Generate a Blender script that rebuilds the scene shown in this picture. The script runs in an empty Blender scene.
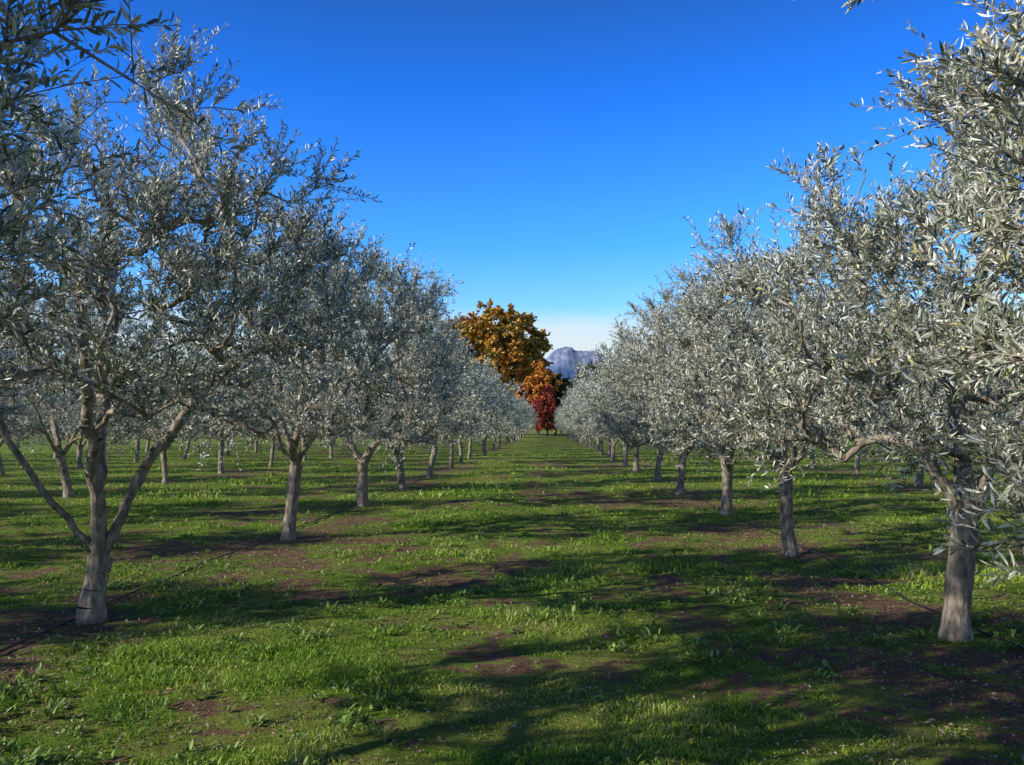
import bpy, math, numpy as np
from mathutils import Vector
scene=bpy.context.scene
scene.view_settings.view_transform='Standard'
scene.view_settings.look='None'
scene.view_settings.exposure=0
scene.view_settings.gamma=1

# ---------------------------------------------------------------- noise
def _h(ix,iy,s):
    n=(ix.astype(np.int64)*374761393+iy.astype(np.int64)*668265263+s*974634777)&0xffffffff
    n=((n^(n>>13))*1274126177)&0xffffffff
    n=n^(n>>16)
    return (n&0xffff)/65535.0
def vnoise(x,y,s=0):
    ix=np.floor(x);iy=np.floor(y);fx=x-ix;fy=y-iy
    fx=fx*fx*(3-2*fx);fy=fy*fy*(3-2*fy)
    a=_h(ix,iy,s);b=_h(ix+1,iy,s);c=_h(ix,iy+1,s);d=_h(ix+1,iy+1,s)
    return ((a*(1-fx)+b*fx)*(1-fy)+(c*(1-fx)+d*fx)*fy)*2-1
def fbm(x,y,s=0,o=4):
    r=0;a=1;t=0
    for i in range(o):
        r=r+a*vnoise(x*2**i+17.3*i,y*2**i-9.1*i,s+i);t+=a;a*=0.55
    return r/t
LX,RX=-3.8,3.2
def hgt(x,y):
    near=np.clip(1-(np.abs(y)+np.abs(x)-150)/100,0,1)
    return (fbm(x*0.3,y*0.3,5,3)*0.07+fbm(x*1.7,y*1.7,9,3)*0.028)*near
def grassy(x,y):
    g=0.50+fbm(x*0.5,y*0.42,21,4)*0.85+fbm(x*2.3,y*2.3,33,3)*0.95
    for rx in (LX,RX,-11.1,10.4):
        g=g-0.22*np.exp(-((x-rx)/0.9)**2)
    g=g-0.28*np.exp(-((x+0.35)/0.35)**2)-0.18*np.exp(-((x-1.25)/0.3)**2)
    return np.clip(g,0,1)

# ---------------------------------------------------------------- mesh helper
def mk_mesh(name,verts,groups,mats,attrs=None):
    me=bpy.data.meshes.new(name)
    verts=np.asarray(verts,dtype=np.float32)
    me.vertices.add(len(verts)); me.vertices.foreach_set('co',verts.ravel())
    loops=np.concatenate([g[0].ravel() for g in groups]).astype(np.int32)
    tot=np.concatenate([np.full(len(g[0]),g[0].shape[1],dtype=np.int32) for g in groups])
    start=np.concatenate([[0],np.cumsum(tot)[:-1]]).astype(np.int32)
    me.loops.add(len(loops)); me.loops.foreach_set('vertex_index',loops)
    me.polygons.add(len(tot)); me.polygons.foreach_set('loop_start',start)
    try: me.polygons.foreach_set('loop_total',tot)
    except Exception: pass
    mi=np.concatenate([np.full(len(g[0]),g[1],dtype=np.int32) for g in groups])
    sm=np.concatenate([np.full(len(g[0]),g[2],dtype=bool) for g in groups])
    me.polygons.foreach_set('material_index',mi); me.polygons.foreach_set('use_smooth',sm)
    me.update(calc_edges=True)
    rnd=np.concatenate([(g[3] if g[3] is not None else np.zeros(len(g[0]))) for g in groups]).astype(np.float32)
    a=me.attributes.new('rnd','FLOAT','FACE'); a.data.foreach_set('value',rnd)
    if attrs:
        for k,v in attrs.items():
            a=me.attributes.new(k,'FLOAT','POINT'); a.data.foreach_set('value',np.asarray(v,dtype=np.float32))
    for m in mats: me.materials.append(m)
    return me
def add_obj(name,me,loc=(0,0,0),rz=0,sc=1,tilt=(0,0)):
    o=bpy.data.objects.new(name,me); o.location=loc; o.rotation_euler=(tilt[0],tilt[1],rz)
    o.scale=(sc,sc,sc) if not hasattr(sc,'__len__') else sc
    scene.collection.objects.link(o); return o

# ---------------------------------------------------------------- materials
def new_mat(name):
    m=bpy.data.materials.new(name); m.use_nodes=True
    nt=m.node_tree; nt.nodes.clear()
    out=nt.nodes.new('ShaderNodeOutputMaterial')
    p=nt.nodes.new('ShaderNodeBsdfPrincipled')
    nt.links.new(p.outputs[0],out.inputs[0])
    return m,nt,p,out
def mixc(nt,fac,a,b,mode='MIX'):
    n=nt.nodes.new('ShaderNodeMix'); n.data_type='RGBA'; n.blend_type=mode
    for sock,v in ((n.inputs[0],fac),(n.inputs[6],a),(n.inputs[7],b)):
        if hasattr(v,'is_linked') or hasattr(v,'links'): nt.links.new(v,sock)
        elif hasattr(v,'__len__'): sock.default_value=(*v,1) if len(v)==3 else v
        else: sock.default_value=v
    return n.outputs[2]
def ramp(nt,src,stops):
    n=nt.nodes.new('ShaderNodeValToRGB'); nt.links.new(src,n.inputs[0])
    cr=n.color_ramp
    while len(cr.elements)<len(stops): cr.elements.new(0.5)
    for e,(p,c) in zip(cr.elements,stops):
        e.position=p; e.color=(*c,1) if hasattr(c,'__len__') else (c,c,c,1)
    return n.outputs[0]
def noise(nt,scale,detail=4,coord='Object',rough=0.55,vec=None):
    n=nt.nodes.new('ShaderNodeTexNoise'); n.inputs['Scale'].default_value=scale
    n.inputs['Detail'].default_value=detail; n.inputs['Roughness'].default_value=rough
    if vec is None:
        t=nt.nodes.new('ShaderNodeTexCoord'); vec=t.outputs[coord]
    nt.links.new(vec,n.inputs['Vector']); return n.outputs[0]
def attr(nt,name):
    n=nt.nodes.new('ShaderNodeAttribute'); n.attribute_name=name; return n.outputs['Fac']
def leaf_mat(name,stops,back=None,rough=0.45,trans=0.15,spec=0.5,clump=None):
    m,nt,p,out=new_mat(name)
    r=attr(nt,'rnd')
    col=ramp(nt,r,stops)
    if clump:
        nz=noise(nt,clump[0],3)
        fac=ramp(nt,nz,[(0.42,0.0),(0.58,1.0)])
        col=mixc(nt,fac,col,ramp(nt,r,clump[1]))
    if back:
        g=nt.nodes.new('ShaderNodeNewGeometry')
        bc=ramp(nt,r,back)
        col=mixc(nt,g.outputs['Backfacing'],col,bc)
    nt.links.new(col,p.inputs['Base Color'])
    p.inputs['Roughness'].default_value=rough
    p.inputs['Specular IOR Level'].default_value=spec
    if trans>0:
        t=nt.nodes.new('ShaderNodeBsdfTranslucent'); nt.links.new(col,t.inputs[0])
        mx=nt.nodes.new('ShaderNodeMixShader'); mx.inputs[0].default_value=trans
        nt.links.new(p.outputs[0],mx.inputs[1]); nt.links.new(t.outputs[0],mx.inputs[2])
        nt.links.new(mx.outputs[0],out.inputs[0])
    return m
def bark_mat(name,a,b,c):
    m,nt,p,out=new_mat(name)
    t=nt.nodes.new('ShaderNodeTexCoord')
    mp=nt.nodes.new('ShaderNodeMapping'); mp.inputs['Scale'].default_value=(1,1,0.35)
    nt.links.new(t.outputs['Object'],mp.inputs[0])
    n1=noise(nt,22,5,vec=mp.outputs[0]); n2=noise(nt,5,3)
    col=ramp(nt,n1,[(0.3,a),(0.55,b),(0.75,c)])
    col=mixc(nt,ramp(nt,n2,[(0.4,0.0),(0.7,0.5)]),col,(0.15,0.14,0.10))
    nt.links.new(col,p.inputs['Base Color']); p.inputs['Roughness'].default_value=0.9
    p.inputs['Specular IOR Level'].default_value=0.2
    bp=nt.nodes.new('ShaderNodeBump'); bp.inputs['Strength'].default_value=0.9; bp.inputs['Distance'].default_value=0.03
    nt.links.new(n1,bp.inputs['Height']); nt.links.new(bp.outputs[0],p.inputs['Normal'])
    return m
M_bark=bark_mat('olive_bark',(0.10,0.075,0.055),(0.38,0.30,0.22),(0.62,0.52,0.41))
M_bark2=bark_mat('dark_bark',(0.03,0.025,0.02),(0.09,0.07,0.05),(0.16,0.13,0.10))
M_olive=leaf_mat('olive_leaf',
    [(0.0,(0.068,0.083,0.042)),(0.5,(0.185,0.205,0.115)),(0.95,(0.31,0.32,0.20)),(1.0,(0.46,0.41,0.14))],
    back=[(0.0,(0.49,0.49,0.375)),(1.0,(0.83,0.81,0.68))],rough=0.42,trans=0.0,spec=0.6)

# ---------------------------------------------------------------- tree generator
def nrm(v): return v/np.maximum(np.linalg.norm(v,axis=-1,keepdims=True),1e-9)
def tubes(P,Q,r0,r1,sides):
    d=nrm(Q-P)
    ref=np.tile(np.array([1.0,0,0]),(len(d),1)); bad=np.abs(d[:,0])>0.95; ref[bad]=[0,1,0]
    u=nrm(np.cross(d,ref)); v=np.cross(d,u)
    a=np.arange(sides)*2*np.pi/sides
    ring=u[:,None,:]*np.cos(a)[None,:,None]+v[:,None,:]*np.sin(a)[None,:,None]
    V0=P[:,None,:]+ring*r0[:,None,None]; V1=Q[:,None,:]+ring*r1[:,None,None]
    V=np.concatenate([V0,V1],axis=1).reshape(-1,3)
    base=(np.arange(len(P))*2*sides)[:,None]
    i=np.arange(sides)[None,:]; j=(np.arange(sides)+1)%sides
    F=np.stack([base+i,base+j[None,:],base+sides+j[None,:],base+sides+i],axis=-1).reshape(-1,4)
    return V,F
PROF6=[(0,0),(0.28,0.42),(0.66,0.46),(1,0),(0.66,-0.46),(0.28,-0.42)]
PROF4=[(0,0),(0.5,0.5),(1,0),(0.5,-0.5)]
def leaves(pos,dr,nr,L,W,prof=PROF6):
    side=nrm(np.cross(dr,nr)); up=np.cross(side,dr)
    V=np.stack([pos+dr*(L*t)[:,None]+side*(W*w)[:,None]+up*(L*0.4*t*(1-t))[:,None] for t,w in prof],axis=1).reshape(-1,3)
    F=np.arange(len(pos)*len(prof)).reshape(-1,len(prof))
    return V,F
def make_tree(name,seed,H=4.6,R=2.0,fork=0.85,lean=(0.1,0),limbs=None,nt=250,twigs=9,lpt=21,
              trunk_r=0.09,leafL=0.064,leafW=0.0165,zmin=1.0,mats=(None,None),scale=1.0,
              nl=None,lobes=None,twigL=(0.18,0.5),updir=0.75,droop=0.10,lod=0,expo=0.5,prof=None):
    rg=np.random.RandomState(seed)
    pos=[];par=[]
    def add(p,q): pos.append(np.array(p,float)); par.append(q); return len(pos)-1
    n=max(4,int(fork/0.1)); k=-1
    wob=rg.uniform(-0.03,0.03,(2,))
    for i in range(n+1):
        t=i/n; z=-0.15+(fork+0.15)*t
        k=add((lean[0]*t+wob[0]*math.sin(t*5),lean[1]*t+wob[1]*math.sin(t*4),z),k)
    kf=k; F0=pos[kf]
    if limbs is None:
        nlm=rg.randint(3,5); a0=rg.uniform(0,6.28); limbs=[]
        for i in range(nlm):
            a=a0+i*6.283/nlm+rg.uniform(-.35,.35)
            s=rg.uniform(0.3,0.5)
            zz=rg.uniform(0.55,0.72)
            l=[(math.cos(a)*s*f*R*0.5+rg.uniform(-.07,.07),math.sin(a)*s*f*R*0.5+rg.uniform(-.07,.07),zz*f*(0.75+0.1*f)) for f in (0.45,1.0,1.7,2.5)]
            limbs.append(l)
    trunkn=len(pos)
    for l in limbs:
        q=kf; last=F0
        for pt in l:
            tgt=F0+np.array(pt); m=max(1,int(np.linalg.norm(tgt-last)/0.13))
            for j in range(1,m+1):
                q=add(last+(tgt-last)*j/m+rg.normal(0,0.012,3)*(j<m),q)
            last=tgt
    if lobes is None:
        lobes=[]; m=nl or rg.randint(8,11); a0=rg.uniform(0,6.28)
        for i in range(m):
            a=a0+i*6.283/m+rg.uniform(-.3,.3); rr=R*rg.uniform(0.52,0.7)
            zt=H-1.75; zb=zmin+0.65
            lobes.append((rr*math.cos(a),rr*math.sin(a),(zb+(zt-zb)*(i%2)*0.8+rg.uniform(0,0.25*(zt-zb))),rg.uniform(0.6,0.85)*R/2,1))
        for i in range(5):
            a=a0+i*6.283/5+rg.uniform(-.3,.3); rr=R*rg.uniform(0.2,0.45)
            lobes.append((rr*math.cos(a),rr*math.sin(a),rg.uniform(H-1.5,H-0.8),rg.uniform(0.5,0.75)*R/2,1.1))
        lobes.append((0,0,H*0.55,0.9*R/2,0.5))
        for i in range(5):
            a=rg.uniform(0,6.28); rr=R*rg.uniform(0.2,0.7)
            lobes.append((rr*math.cos(a),rr*math.sin(a),rg.uniform(H-1.0,H-0.3)-rr*0.35,0.3,0.2))
    w=np.array([b[4]*b[3]**2 for b in lobes]); w/=w.sum()
    T=[]
    while len(T)<nt:
        b=lobes[rg.choice(len(lobes),p=w)]
        v=nrm(rg.normal(size=3))*rg.uniform(0.2,1.0)**0.5*b[3]
        v[2]*=1.2
        p=np.array(b[:3])+v
        if p[2]<zmin+rg.uniform(-.1,.35): continue
        T.append(p)
    T=np.array(T)+np.array([lean[0],lean[1],0])
    order=np.argsort(np.linalg.norm(T-F0,axis=1))
    tips=[];spr=[]
    for ti in order:
        t=T[ti]; A=np.array(pos[trunkn:])
        dv=t-A; dist=np.linalg.norm(dv,axis=1)
        outw=nrm(A-F0); cosang=(dv*outw).sum(1)/np.maximum(dist,1e-6)
        cost=dist*(1+0.9*np.clip(0.35-cosang,0,2))
        q=int(np.argmin(cost))+trunkn
        s=pos[q]; L=np.linalg.norm(t-s)
        od=nrm(pos[q]-pos[par[q]])
        c=s+ (od*0.6+np.array([0,0,0.15]))*L*0.5
        m=max(2,int(L/0.14))
        qq=q
        for j in range(1,m+1):
            f=j/m
            p=(1-f)**2*s+2*f*(1-f)*c+f*f*t+rg.normal(0,0.012,3)*(j<m)
            qq=add(p,qq)
            if (1-f)*L<0.45: spr.append((qq,f))
        tips.append(qq)
    pos=np.array(pos); par=np.array(par)
    wt=np.zeros(len(pos)); wt[tips]+=1
    for i in range(len(pos)-1,0,-1): wt[par[i]]+=wt[i]
    wt=np.maximum(wt,1)
    rad=trunk_r*(wt/wt[0])**expo
    rad=np.maximum(rad,0.005*trunk_r/0.09)
    z=pos[:trunkn,2]
    rad[:trunkn]*=1+0.4*np.exp(-np.clip(z,0,9)/0.10)+rg.normal(0,0.035,trunkn)
    rad[kf]*=1.08
    ch=np.arange(1,len(pos)); pr=par[ch]
    r1=rad[ch]; r0=np.minimum(rad[pr],r1*1.35)
    thick=r1>0.03*trunk_r/0.09
    V1,F1=tubes(pos[pr[thick]],pos[ch[thick]],r0[thick],r1[thick],12 if not lod else 7)
    V2,F2=tubes(pos[pr[~thick]],pos[ch[~thick]],r0[~thick],r1[~thick],5 if not lod else 3)
    ntw=nt*twigs
    si=rg.randint(0,len(spr),ntw); idx=np.array([s[0] for s in spr])[si]
    o=pos[idx]; cen=np.array([lean[0],lean[1],H*0.45])
    out=nrm((o-cen)*np.array([1,1,0.6]))
    bd=nrm(pos[idx]-pos[par[idx]])
    d=nrm(out*0.55+bd*0.5+np.array([0,0,updir])+rg.normal(0,0.6,(ntw,3)))
    tl=rg.uniform(twigL[0],twigL[1],ntw)*rg.choice([1,1,1,1.35],ntw)
    dr=rg.uniform(0.2,1.0,ntw)*droop*2.2
    def tp(o,d,tl,t,dr): return o+d*(tl*t)[:,None]+np.array([0,0,-1])*(tl*t*t*dr)[:,None]
    one=np.ones(ntw)
    m0=tp(o,d,tl,one*0.5,dr); m1=tp(o,d,tl,one,dr)
    rt=0.003*trunk_r/0.09
    if not lod:
        V3,F3=tubes(o,m0,one*rt,one*rt*0.8,3); V4,F4=tubes(m0,m1,one*rt*0.8,one*rt*0.4,3)
    N=ntw*lpt
    ti=np.repeat(np.arange(ntw),lpt); t=np.tile((np.arange(lpt)+0.5)/lpt,ntw)+rg.uniform(-.02,.02,N)
    t=0.08+0.92*np.clip(t,0,1)
    lp=tp(o[ti],d[ti],tl[ti],t,dr[ti])
    perp=nrm(np.cross(d[ti],nrm(rg.normal(size=(N,3)))))
    ld=nrm(d[ti]*rg.uniform(0.35,1.1,N)[:,None]+perp*0.85+np.array([0,0,0.12]))
    nn=np.array([0,0,0.32])+d[ti]*0.2+rg.normal(0,0.75,(N,3))
    nn=nrm(nn-(nn*ld).sum(1)[:,None]*ld)
    LL=leafL*rg.uniform(0.65,1.25,N)
    V5,F5=leaves(lp,ld,nn,LL,leafW*rg.uniform(0.8,1.25,N),prof or (PROF4 if lod else PROF6))
    rn=np.clip(np.repeat(rg.uniform(-0.2,0.2,ntw),lpt)+rg.uniform(0,1,N),0,1)
    Vs=[V1,V2];Gs=[(F1,0,True,None),(F2,0,True,None)]
    if not lod: Vs+=[V3,V4]; Gs+=[(F3,0,False,None),(F4,0,False,None)]
    Vs.append(V5); Gs.append((F5,1,False,rn))
    off=np.cumsum([0]+[len(v) for v in Vs])
    return mk_mesh(name,np.concatenate(Vs)*scale,[(g[0]+off[i],g[1],g[2],g[3]) for i,g in enumerate(Gs)],mats)
OM=(M_bark,M_olive)

# hero meshes
heroL=make_tree('olive_tree_low_fork',11,H=4.95,R=2.3,fork=0.52,lean=(0.0,0.02),trunk_r=0.095,zmin=1.6,nt=320,twigs=9,mats=OM,expo=0.52,leafW=0.014,
   limbs=[[(-0.28,0.0,0.32),(-0.5,-0.1,0.62),(-0.75,-0.15,1.0),(-1.0,-0.2,1.6)],
          [(-0.06,0.1,0.4),(-0.16,0.25,0.85),(-0.25,0.5,1.5),(-0.2,0.7,2.3)],
          [(0.02,-0.1,0.4),(0.05,-0.25,0.85),(0.1,-0.5,1.5),(0.15,-0.7,2.2)],
          [(0.16,0.05,0.35),(0.32,0.1,0.75),(0.62,0.1,1.15),(1.0,0.05,1.62),(1.35,0.0,2.2)]],
   lobes=[(1.5,0.1,2.75,0.75,1),(1.15,-0.9,2.4,0.7,1),(0.95,0.9,2.8,0.8,1),(0.1,-1.3,2.5,0.8,1),(-0.1,1.3,2.7,0.85,1),(-1.2,-0.8,2.5,0.85,1),(-1.5,0.2,2.6,0.85,1),(-1.0,1.0,2.9,0.8,1),
          (0.85,-0.1,3.65,0.75,1.2),(0.1,0.4,3.8,0.75,1.2),(-0.6,-0.2,3.75,0.8,1.2),(0.45,-0.5,3.6,0.7,1.0),(1.45,0.2,3.3,0.6,1.0),(0,0,2.7,0.9,0.6),(0.75,-0.2,4.2,0.4,0.6),(-0.5,0.1,4.3,0.35,0.5),(1.65,0,3.6,0.4,0.5),(1.1,0.2,4.0,0.35,0.5),(0.3,0.0,4.35,0.3,0.4)])
heroR=make_tree('olive_tree_leaning',23,H=4.65,R=1.9,fork=0.85,lean=(0.12,0.05),trunk_r=0.095,zmin=1.0,nt=290,mats=OM,leafW=0.0145,
   limbs=[[(-0.12,0.0,0.3),(-0.35,-0.1,0.6),(-0.6,-0.1,1.1),(-0.8,-0.2,1.7)],
          [(0.05,0.12,0.35),(0.1,0.3,0.8),(0.1,0.5,1.4),(0.1,0.6,2.1)],
          [(0.12,-0.05,0.35),(0.3,-0.15,0.75),(0.6,-0.3,1.3),(0.8,-0.4,1.8)]])
heroN=make_tree('olive_tree_near',37,H=4.9,R=2.25,fork=0.9,lean=(0.05,0.05),zmin=1.0,nt=460,twigs=11,lpt=26,nl=12,mats=OM,leafL=0.058,leafW=0.0115)
heroN2=make_tree('olive_tree_near_high',41,H=4.9,R=2.2,fork=0.9,lean=(0.05,0.05),zmin=1.8,nt=400,twigs=10,lpt=24,nl=13,mats=OM,leafL=0.06,leafW=0.0125)
PR=[dict(seed=100+i*7,H=[4.7,4.9,4.5,5.0,4.7][i],R=[2.0,2.1,2.0,2.1,2.2][i],
       fork=[0.95,0.8,1.05,0.9,0.7][i],lean=[(0.12,0),(-0.1,0.05),(0.05,0.1),(0.16,-.05),(-.05,-.1)][i],zmin=[1.0,0.9,1.1,1.0,1.05][i],
       trunk_r=[0.085,0.095,0.082,0.09,0.1][i],mats=OM) for i in range(5)]
vars_=[make_tree('olive_tree_mesh_%d'%i,nt=260,prof=PROF4,leafW=0.0185,**PR[i]) for i in range(5)]
lods=[make_tree('olive_tree_far_mesh_%d'%i,nt=200,twigs=7,lpt=8,lod=1,leafL=0.11,leafW=0.037,**PR[i]) for i in range(5)]
rg=np.random.RandomState(5)
def place(me,x,y,rz=0,sc=1.0):
    return add_obj('olive_tree',me,(x,y,float(hgt(np.array([x]),np.array([y]))[0])),rz,sc)
place(heroL,-3.82,7.35)
place(vars_[0],-3.85,12.9,0.3,(1.07,1.07,1.14))
place(vars_[1],-3.8,18.1,2.0,1.1)
place(vars_[3],-3.85,23.4,4.4,1.05)
place(heroR,3.1,6.95)
place(vars_[2],3.13,11.5,1.2,1.0)
place(vars_[1],3.3,16.8,4.0,1.02)
place(vars_[3],3.1,21.2,1.0,1.0)
place(heroN,3.25,2.45,2.4,1.0)
place(heroN2,-3.72,2.75,3.3,1.04)
for x0,ys in ((LX,[-3.0,-8.4]),(RX,[-3.0,])):
    for y in ys: place(vars_[rg.randint(5)],x0,y,rg.uniform(0,6.28),1.0)
def rnd_tree(x,y):
    far=math.hypot(x,y)>27
    place((lods if far else vars_)[rg.randint(5)],x+rg.uniform(-.18,.18),y+rg.uniform(-.22,.22),rg.uniform(0,6.28),rg.uniform(0.93,1.08))
for x0,y0 in ((LX,28.6),(RX,26.4)):
    y=y0
    while y<150: rnd_tree(x0,y); y+=5.2
for k,(x0,ymin,ymax) in enumerate([(-11.2,-8,100),(-18.5,-3,90),(-25.8,7,80),(-33.1,22,80),(10.4,2,100),(17.6,7,90),(24.8,17,80)]):
    y=ymin+(2.0 if k%2==0 else 0.8)
    while y<ymax: rnd_tree(x0,y); y+=5.2

# ---------------------------------------------------------------- background trees
M_plane=leaf_mat('autumn_plane_leaf',[(0,(0.32,0.14,0.02)),(0.5,(0.60,0.27,0.03)),(1,(0.76,0.42,0.05))],trans=0.0,rough=0.6,
   clump=(0.20,[(0,(0.14,0.12,0.015)),(0.6,(0.34,0.23,0.03)),(1,(0.52,0.32,0.04))]))
M_orange=leaf_mat('orange_leaf',[(0,(0.36,0.12,0.015)),(0.5,(0.7,0.27,0.025)),(1,(0.8,0.38,0.05))],trans=0.0,rough=0.6)
M_red=leaf_mat('red_leaf',[(0,(0.18,0.025,0.018)),(0.5,(0.5,0.07,0.04)),(1,(0.62,0.15,0.06))],trans=0.0,rough=0.6)
M_dark=leaf_mat('dark_green_leaf',[(0,(0.02,0.03,0.012)),(0.6,(0.05,0.07,0.022)),(1,(0.09,0.11,0.035))],trans=0.0,rough=0.6)
dome=[]
rd=np.random.RandomState(8)
for i in range(26):
    a=i*2.399; u=(i+0.5)/26; zz=u; rr=math.sqrt(max(0,1-zz*zz))
    dome.append((1.65*rr*math.cos(a)*rd.uniform(.85,1.1),1.65*rr*math.sin(a)*rd.uniform(.85,1.1),1.75+2.15*zz*rd.uniform(.9,1.05),rd.uniform(0.5,0.75),1))
dome+= [(0,0,2.4,1.3,0.3),(0.6,0.3,1.7,0.8,0.5),(-0.6,-0.4,1.7,0.8,0.5)]
kw=dict(nt=420,twigs=14,lpt=12,leafL=0.10,leafW=0.09,H=4.6,fork=0.8,zmin=0.8,twigL=(0.1,0.28),updir=0.3,lod=1)
planeT=make_tree('plane_tree_mesh',301,R=2.25,mats=(M_bark2,M_plane),scale=5.0,lobes=dome,**kw)
kw2=dict(kw); kw2.update(zmin=0.4,fork=0.35,nt=200,twigs=10,lpt=10,leafL=0.13,leafW=0.11)
dome2=[(x*0.72,y*0.72,0.25+z*0.98,r*0.9,w) for x,y,z,r,w in dome]+[(0.5*math.cos(a),0.5*math.sin(a),1.0,0.7,0.7) for a in (0,2,4)]
orangeT=make_tree('orange_tree_mesh',302,R=1.6,mats=(M_bark2,M_orange),scale=1.0,lobes=dome2,**kw2)
redT=make_tree('red_tree_mesh',303,R=1.3,mats=(M_bark2,M_red),scale=1.0,lobes=[(x*0.75,y*0.75,z,r*0.8,w) for x,y,z,r,w in dome2],**kw2)
darkT=make_tree('dark_tree_mesh',304,R=1.9,mats=(M_bark2,M_dark),scale=1.0,lobes=[(x*1.25,y*1.25,z,r,w) for x,y,z,r,w in dome2],**kw2)
def bpx(px,d): return (px-548)/880*d
add_obj('plane_tree',planeT,(bpx(491,168),168,0),0.5,(1.2,1.2,1.1))
add_obj('autumn_maple_tree',orangeT,(bpx(537,158),158,0),0.5,2.9)
add_obj('autumn_maple_tree',orangeT,(bpx(518,162),162,0),2.5,2.5)
add_obj('red_maple_tree',redT,(bpx(547,154),154,0),0.5,(1.6,1.6,1.95))
add_obj('red_maple_tree',redT,(bpx(539,153),153,0),2.5,(1.3,1.3,1.5))
bg_list=[(555,166,2.4),(562,158,1.9),(585,160,2.5),(600,165,3.0),(576,156,2.0),(568,158,2.2),(440,175,3.5),(455,172,2.8),(400,170,3.2),(360,175,3.4),(320,172,3.0),(280,175,3.3),(230,170,3.1),(180,175,3.2),(130,178,3.3),(80,175,2.9),(20,175,3.2),(-50,175,3.2),
              (625,165,2.8),(660,170,3.0),(700,172,3.1),(750,170,3.2),(800,174,3.0),(850,170,3.2),(910,176,3.1),(970,172,3.0),(1040,172,3.0)]
bg_list+=[(px+rg.uniform(-8,8),rg.uniform(118,130),rg.uniform(1.2,1.9)) for px in list(range(-60,470,36))+list(range(640,1080,36))]
for px,d,s in bg_list:
    add_obj('dark_oak_tree',darkT,(bpx(px,d),d,0),rg.uniform(0,6.28),s)

# ---------------------------------------------------------------- ground
gx=np.geomspace(14,4000,40)
xs=np.unique(np.concatenate([np.arange(-8,8,0.07),np.arange(8,14,0.25),-np.arange(8,14,0.25),gx,-gx]))
ys=np.unique(np.concatenate([-np.geomspace(3,4000,30),np.arange(-3,2,0.4),np.arange(2,14,0.07),np.arange(14,40,0.2),np.geomspace(40,6000,80)]))
X,Y=np.meshgrid(xs,ys); x=X.ravel();y=Y.ravel()
Z=hgt(x,y)+fbm(x*6,y*6,77,2)*0.014*(np.abs(x)<9)*(y<20)
nx=len(xs);ny=len(ys)
i=np.arange(nx-1)[None,:]+np.arange(ny-1)[:,None]*nx
F=np.stack([i,i+1,i+nx+1,i+nx],-1).reshape(-1,4)
m,nt,p,out=new_mat('orchard_ground')
gat=attr(nt,'grassy')
n1=noise(nt,9,6,rough=0.7); n2=noise(nt,60,4,rough=0.7); n3=noise(nt,1.3,4)
gcol=ramp(nt,n1,[(0.3,(0.065,0.115,0.010)),(0.55,(0.19,0.30,0.024)),(0.75,(0.33,0.43,0.055))])
gcol=mixc(nt,ramp(nt,n3,[(0.42,0.0),(0.65,0.75)]),gcol,(0.33,0.29,0.08))
scol=ramp(nt,n2,[(0.3,(0.08,0.04,0.025)),(0.55,(0.29,0.16,0.095)),(0.72,(0.44,0.28,0.18)),(0.8,(0.58,0.47,0.35))])
ad=nt.nodes.new('ShaderNodeMath'); ad.operation='MULTIPLY_ADD'; nt.links.new(n1,ad.inputs[0]); ad.inputs[1].default_value=1.7
nt.links.new(gat,ad.inputs[2])
fac=ramp(nt,ad.outputs[0],[(0.90,0.0),(1.0,1.0)])
nt.links.new(mixc(nt,fac,scol,gcol),p.inputs['Base Color']); p.inputs['Roughness'].default_value=0.95; p.inputs['Specular IOR Level'].default_value=0.15
bp=nt.nodes.new('ShaderNodeBump'); bp.inputs['Strength'].default_value=1.0; bp.inputs['Distance'].default_value=0.05
sm=nt.nodes.new('ShaderNodeMath'); sm.operation='MULTIPLY_ADD'; nt.links.new(n1,sm.inputs[0]); sm.inputs[1].default_value=1.5; nt.links.new(n2,sm.inputs[2])
nt.links.new(sm.outputs[0],bp.inputs['Height']); nt.links.new(bp.outputs[0],p.inputs['Normal'])
add_obj('ground',mk_mesh('ground',np.stack([x,y,Z],1),[(F,0,True,None)],[m],{'grassy':grassy(x,y)}))

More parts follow.
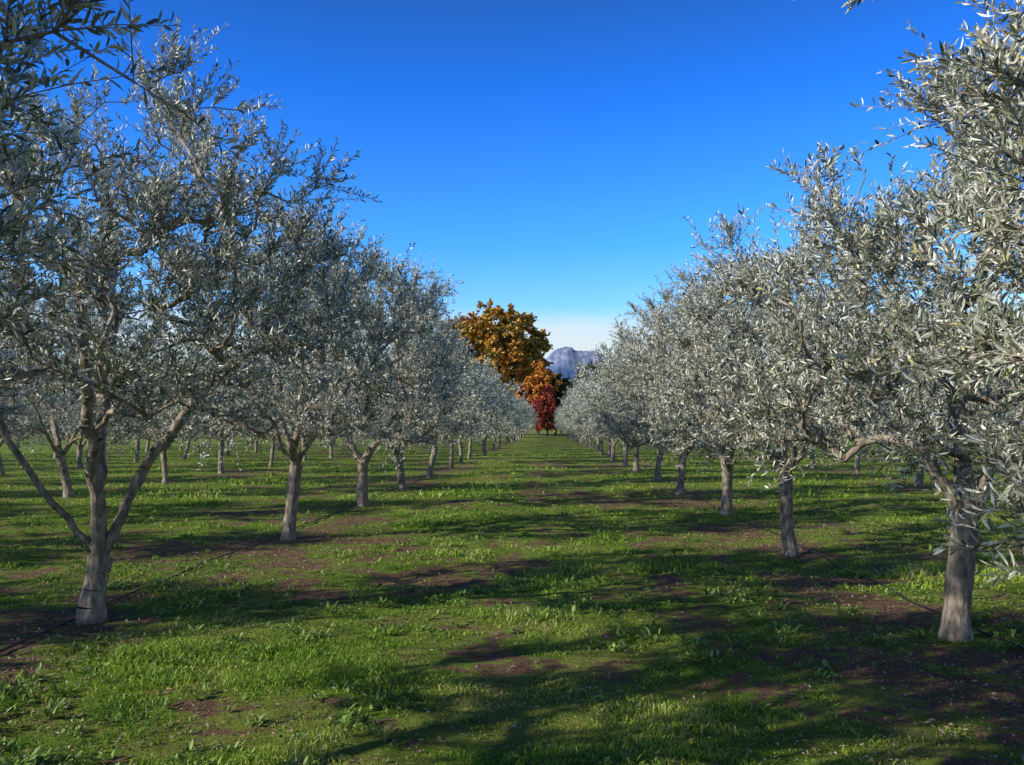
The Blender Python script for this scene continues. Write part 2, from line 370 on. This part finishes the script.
# ---------------------------------------------------------------- grass
def scatter(n,y0,y1,seed,pw=1.0):
    r=np.random.RandomState(seed)
    yy=y0+(y1-y0)*r.uniform(0,1,n)**pw
    hw=yy*0.68+1.2
    xx=r.uniform(-1,1,n)*hw-0.03*yy
    return xx,yy,r
off=0
allV=[];q4=[];t3=[];r4=[];r3=[]
for (n,y0,y1,pw,hs,ws,seed) in [(200000,2.3,8,1.0,0.038,0.004,1),(160000,8,20,1.1,0.048,0.008,2),(80000,20,60,1.2,0.07,0.02,3)]:
    xx,yy,r=scatter(n,y0,y1,seed,pw)
    g=grassy(xx,yy)
    tall=np.clip(fbm(xx*0.8,yy*0.8,51,3)*1.6,0,1)+0.9*np.clip(fbm(xx*3.5,yy*3.5,53,2),0,1)
    keep=r.uniform(0,1,n)<np.clip((g-0.17)*1.5,0.02,1)
    xx=xx[keep];yy=yy[keep];tall=tall[keep];g=g[keep];n=len(xx)
    h=hs*r.uniform(0.35,1.4,n)*(0.5+1.4*tall)*(0.5+0.6*g)
    zz=hgt(xx,yy)-0.006
    a=r.uniform(0,6.283,n); b=r.uniform(0,6.283,n); ln=r.uniform(0.2,1.7,n)
    sd=np.stack([np.cos(a),np.sin(a),0*a],1)*(ws*r.uniform(0.6,1.4,n))[:,None]
    ld=np.stack([np.cos(b),np.sin(b),0*b],1)*(h*ln)[:,None]
    P=np.stack([xx,yy,zz],1); up=np.array([0,0,1.0])
    mid=P+ld*0.35+up*(h*0.6)[:,None]; tip=P+ld+up*(h*(1.0-0.25*ln))[:,None]
    V=np.stack([P-sd,P+sd,mid+sd*0.8,mid-sd*0.8,tip],1).reshape(-1,3)
    base=np.arange(n)[:,None]*5+off
    q4.append(base+np.array([[0,1,2,3]])); t3.append(base+np.array([[3,2,4]]))
    rr=np.clip(r.uniform(0,1,n)*0.55+0.45*(0.5+0.5*fbm(xx*0.7,yy*0.7,61,3)*2.4),0,1); r4.append(rr); r3.append(rr)
    allV.append(V); off+=len(V)
M_grass=leaf_mat('grass_blade',[(0,(0.07,0.14,0.014)),(0.35,(0.19,0.34,0.026)),(0.72,(0.37,0.50,0.055)),(0.9,(0.48,0.52,0.12)),(1,(0.54,0.44,0.22))],trans=0.35,rough=0.5,spec=0.35)
add_obj('grass',mk_mesh('grass',np.concatenate(allV),[(np.concatenate(q4),0,False,np.concatenate(r4)),(np.concatenate(t3),0,False,np.concatenate(r3))],[M_grass]))

# weeds : rosettes of broad leaves
xx,yy,r=scatter(7500,2.6,20,9,1.2)
cl=fbm(xx*0.6,yy*0.6,71,3)+r.uniform(-.3,.3,len(xx)); k=(cl>0.05)&(grassy(xx,yy)>0.08); xx=xx[k];yy=yy[k]
n=len(xx); m_=14
c=np.repeat(np.stack([xx,yy,hgt(xx,yy)+0.008],1),m_,0); N=len(c)
sz=np.repeat(r.uniform(0.02,0.065,n)*r.choice([1,1,0.6,1.4],n),m_)
a=r.uniform(0,6.283,N); el=r.uniform(0.1,1.1,N)
ld=np.stack([np.cos(a)*np.cos(el),np.sin(a)*np.cos(el),np.sin(el)],1)
nn=np.stack([-np.cos(a)*np.sin(el),-np.sin(a)*np.sin(el),np.cos(el)],1)+r.normal(0,0.25,(N,3))
c=c+np.stack([r.normal(0,1,N),r.normal(0,1,N),0*a],1)*(sz*0.5)[:,None]
V,F=leaves(c+ld*0.01,ld,nn,sz*r.uniform(0.5,1.2,N),sz*r.uniform(0.2,0.45,N))
M_weed=leaf_mat('weed_leaf',[(0,(0.08,0.15,0.02)),(0.6,(0.21,0.33,0.045)),(1,(0.36,0.44,0.14))],trans=0.2,rough=0.5,spec=0.35)
add_obj('weeds',mk_mesh('weeds',V,[(F,0,False,r.uniform(0,1,N))],[M_weed]))

# leaf litter and pebbles under the rows
r=np.random.RandomState(77); n=52000
yy=2.3+24*r.uniform(0,1,n)**1.3
xx=np.where(r.uniform(0,1,n)<0.5,LX,RX)+r.normal(0,0.9,n)
k=r.uniform(0,1,n)<0.5; xx[k]=r.uniform(-1,1,k.sum())*(yy[k]*0.66+1)
k=grassy(xx,yy)<0.7; xx=xx[k];yy=yy[k];n=len(xx)
a=r.uniform(0,6.283,n)
ld=nrm(np.stack([np.cos(a),np.sin(a),r.uniform(-.15,.35,n)],1)); nn=nrm(np.array([0,0,1.0])+r.normal(0,0.35,(n,3))); nn=nrm(nn-(nn*ld).sum(1)[:,None]*ld)
V,F=leaves(np.stack([xx,yy,hgt(xx,yy)+0.014],1),ld,nn,r.uniform(0.015,0.042,n),r.uniform(0.008,0.017,n))
M_lit=leaf_mat('litter_leaf',[(0,(0.12,0.06,0.035)),(0.5,(0.30,0.17,0.10)),(0.88,(0.42,0.30,0.2)),(1,(0.54,0.49,0.4))],trans=0.0,rough=0.8)
add_obj('leaf_litter',mk_mesh('leaf_litter',V,[(F,0,False,r.uniform(0,1,n))],[M_lit]))

# drip irrigation hoses
m,nt,p,out=new_mat('black_hose'); nz=noise(nt,20,3)
nt.links.new(ramp(nt,nz,[(0.3,(0.012,0.012,0.012)),(0.7,(0.03,0.028,0.025))]),p.inputs['Base Color']); p.inputs['Roughness'].default_value=0.5
for x0 in (-4.02,3.42):
    yy=np.arange(1,60,0.25); xx=x0+fbm(yy*0.35,yy*0+x0,91,3)*0.14
    P=np.stack([xx,yy,hgt(xx,yy)+0.018+0.008*np.abs(fbm(yy*0.8,yy*0,92,2))],1)
    V,F=tubes(P[:-1],P[1:],np.full(len(P)-1,0.009),np.full(len(P)-1,0.009),8)
    add_obj('irrigation_hose',mk_mesh('irrigation_hose',V,[(F,0,True,None)],[m]))

# ---------------------------------------------------------------- mountain
xs=np.unique(np.concatenate([np.linspace(-5000,5000,200),np.linspace(-300,700,260)])); ys=np.linspace(4400,7000,160)
X,Y=np.meshgrid(xs,ys); x=X.ravel();y=Y.ravel()
prof=np.interp(x,[-5000,-3200,-2200,-1000,-300,-40,20,60,110,160,230,300,380,450,800,1600,2600,5000],[200,330,260,300,320,375,430,452,462,458,446,440,395,345,260,200,240,150])
cs=np.interp(y,[4400,4950,5100,5200,5400,7000],[0,0.55,0.8,0.98,1.0,0.1])
Z=prof*cs*(5200/5000)*(1+0.05*fbm(x/60,y/160,13,5))+fbm(x/170,y/120,15,4)*22*cs*np.clip((5150-y)/150,0,1) -6
nx=len(xs);ny=len(ys)
i=np.arange(nx-1)[None,:]+np.arange(ny-1)[:,None]*nx
F=np.stack([i,i+1,i+nx+1,i+nx],-1).reshape(-1,4)
m,nt,p,out=new_mat('rock_painted_haze')  # bluish distance haze is painted into the rock and slope base colours
g=nt.nodes.new('ShaderNodeTexCoord'); mp=nt.nodes.new('ShaderNodeMapping'); mp.inputs['Scale'].default_value=(0.02,0.006,0.03); mp.inputs['Rotation'].default_value=(0,0.5,0); nt.links.new(g.outputs['Object'],mp.inputs[0])
nn_=noise(nt,1.0,6,vec=mp.outputs[0],rough=0.7)
sx=nt.nodes.new('ShaderNodeSeparateXYZ'); nt.links.new(g.outputs['Object'],sx.inputs[0])
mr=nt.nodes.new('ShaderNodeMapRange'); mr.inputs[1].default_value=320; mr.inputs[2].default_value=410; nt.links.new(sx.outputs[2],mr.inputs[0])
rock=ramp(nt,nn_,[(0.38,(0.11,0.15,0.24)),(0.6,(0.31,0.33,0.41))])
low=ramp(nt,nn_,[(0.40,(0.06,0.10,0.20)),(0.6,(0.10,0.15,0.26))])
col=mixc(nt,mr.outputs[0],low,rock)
nt.links.new(col,p.inputs['Base Color']); p.inputs['Roughness'].default_value=1; p.inputs['Specular IOR Level'].default_value=0
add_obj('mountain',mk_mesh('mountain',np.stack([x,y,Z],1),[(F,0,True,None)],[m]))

# ---------------------------------------------------------------- sun, sky, camera
EL=math.radians(25); hx,hy=0.90,0.436
sd=bpy.data.lights.new('sun','SUN'); sd.energy=5.0; sd.angle=math.radians(0.5); sd.color=(1,0.96,0.87)
so=bpy.data.objects.new('sun',sd); scene.collection.objects.link(so)
so.rotation_euler=Vector((hx*math.cos(EL),hy*math.cos(EL),-math.sin(EL))).to_track_quat('-Z','Y').to_euler()
w=bpy.data.worlds.new('World'); scene.world=w; w.use_nodes=True; nt=w.node_tree; nt.nodes.clear()
sky=nt.nodes.new('ShaderNodeTexSky'); sky.sky_type='NISHITA'; sky.sun_disc=False
sky.sun_elevation=EL; sky.sun_rotation=math.atan2(-hx,-hy); sky.air_density=1.0; sky.dust_density=0.2; sky.ozone_density=3.0; sky.altitude=300
tc=nt.nodes.new('ShaderNodeTexCoord'); sp=nt.nodes.new('ShaderNodeSeparateXYZ'); nt.links.new(tc.outputs['Generated'],sp.inputs[0])
tint=ramp(nt,sp.outputs[2],[(0.0,(0.5,0.53,0.53)),(0.09,(0.36,0.49,0.56)),(0.2,(0.13,0.40,0.74)),(0.36,(0.05,0.28,0.70)),(0.52,(0.07,0.17,0.34)),(1.0,(0.14,0.14,0.16))])
mul=mixc(nt,1.0,sky.outputs[0],tint,'MULTIPLY')
vm=nt.nodes.new('ShaderNodeVectorMath'); vm.operation='SCALE'; vm.inputs[3].default_value=3.4; nt.links.new(mul,vm.inputs[0])
mp=nt.nodes.new('ShaderNodeMapping'); mp.inputs['Scale'].default_value=(2.5,2.5,16); nt.links.new(tc.outputs['Generated'],mp.inputs[0])
cn=noise(nt,1.6,4,vec=mp.outputs[0])
ce=ramp(nt,sp.outputs[2],[(0.0,1.0),(0.11,0.95),(0.135,0.0)])
cf=mixc(nt,1.0,ce,ramp(nt,cn,[(0.3,0.3),(0.55,0.95)]),'MULTIPLY')
fin=mixc(nt,cf,vm.outputs[0],(7.0,7.7,8.2))
bg=nt.nodes.new('ShaderNodeBackground'); bg.inputs[1].default_value=0.11
o=nt.nodes.new('ShaderNodeOutputWorld')
nt.links.new(fin,bg.inputs[0]); nt.links.new(bg.outputs[0],o.inputs[0])
cam=bpy.data.cameras.new('camera'); co=bpy.data.objects.new('camera',cam); scene.collection.objects.link(co)
cam.sensor_width=36; cam.lens=36*880/1024; cam.clip_start=0.05; cam.clip_end=20000
co.location=(0,0,1.65); co.rotation_euler=(math.radians(90+2.85),0,math.radians(2.34))
scene.camera=co
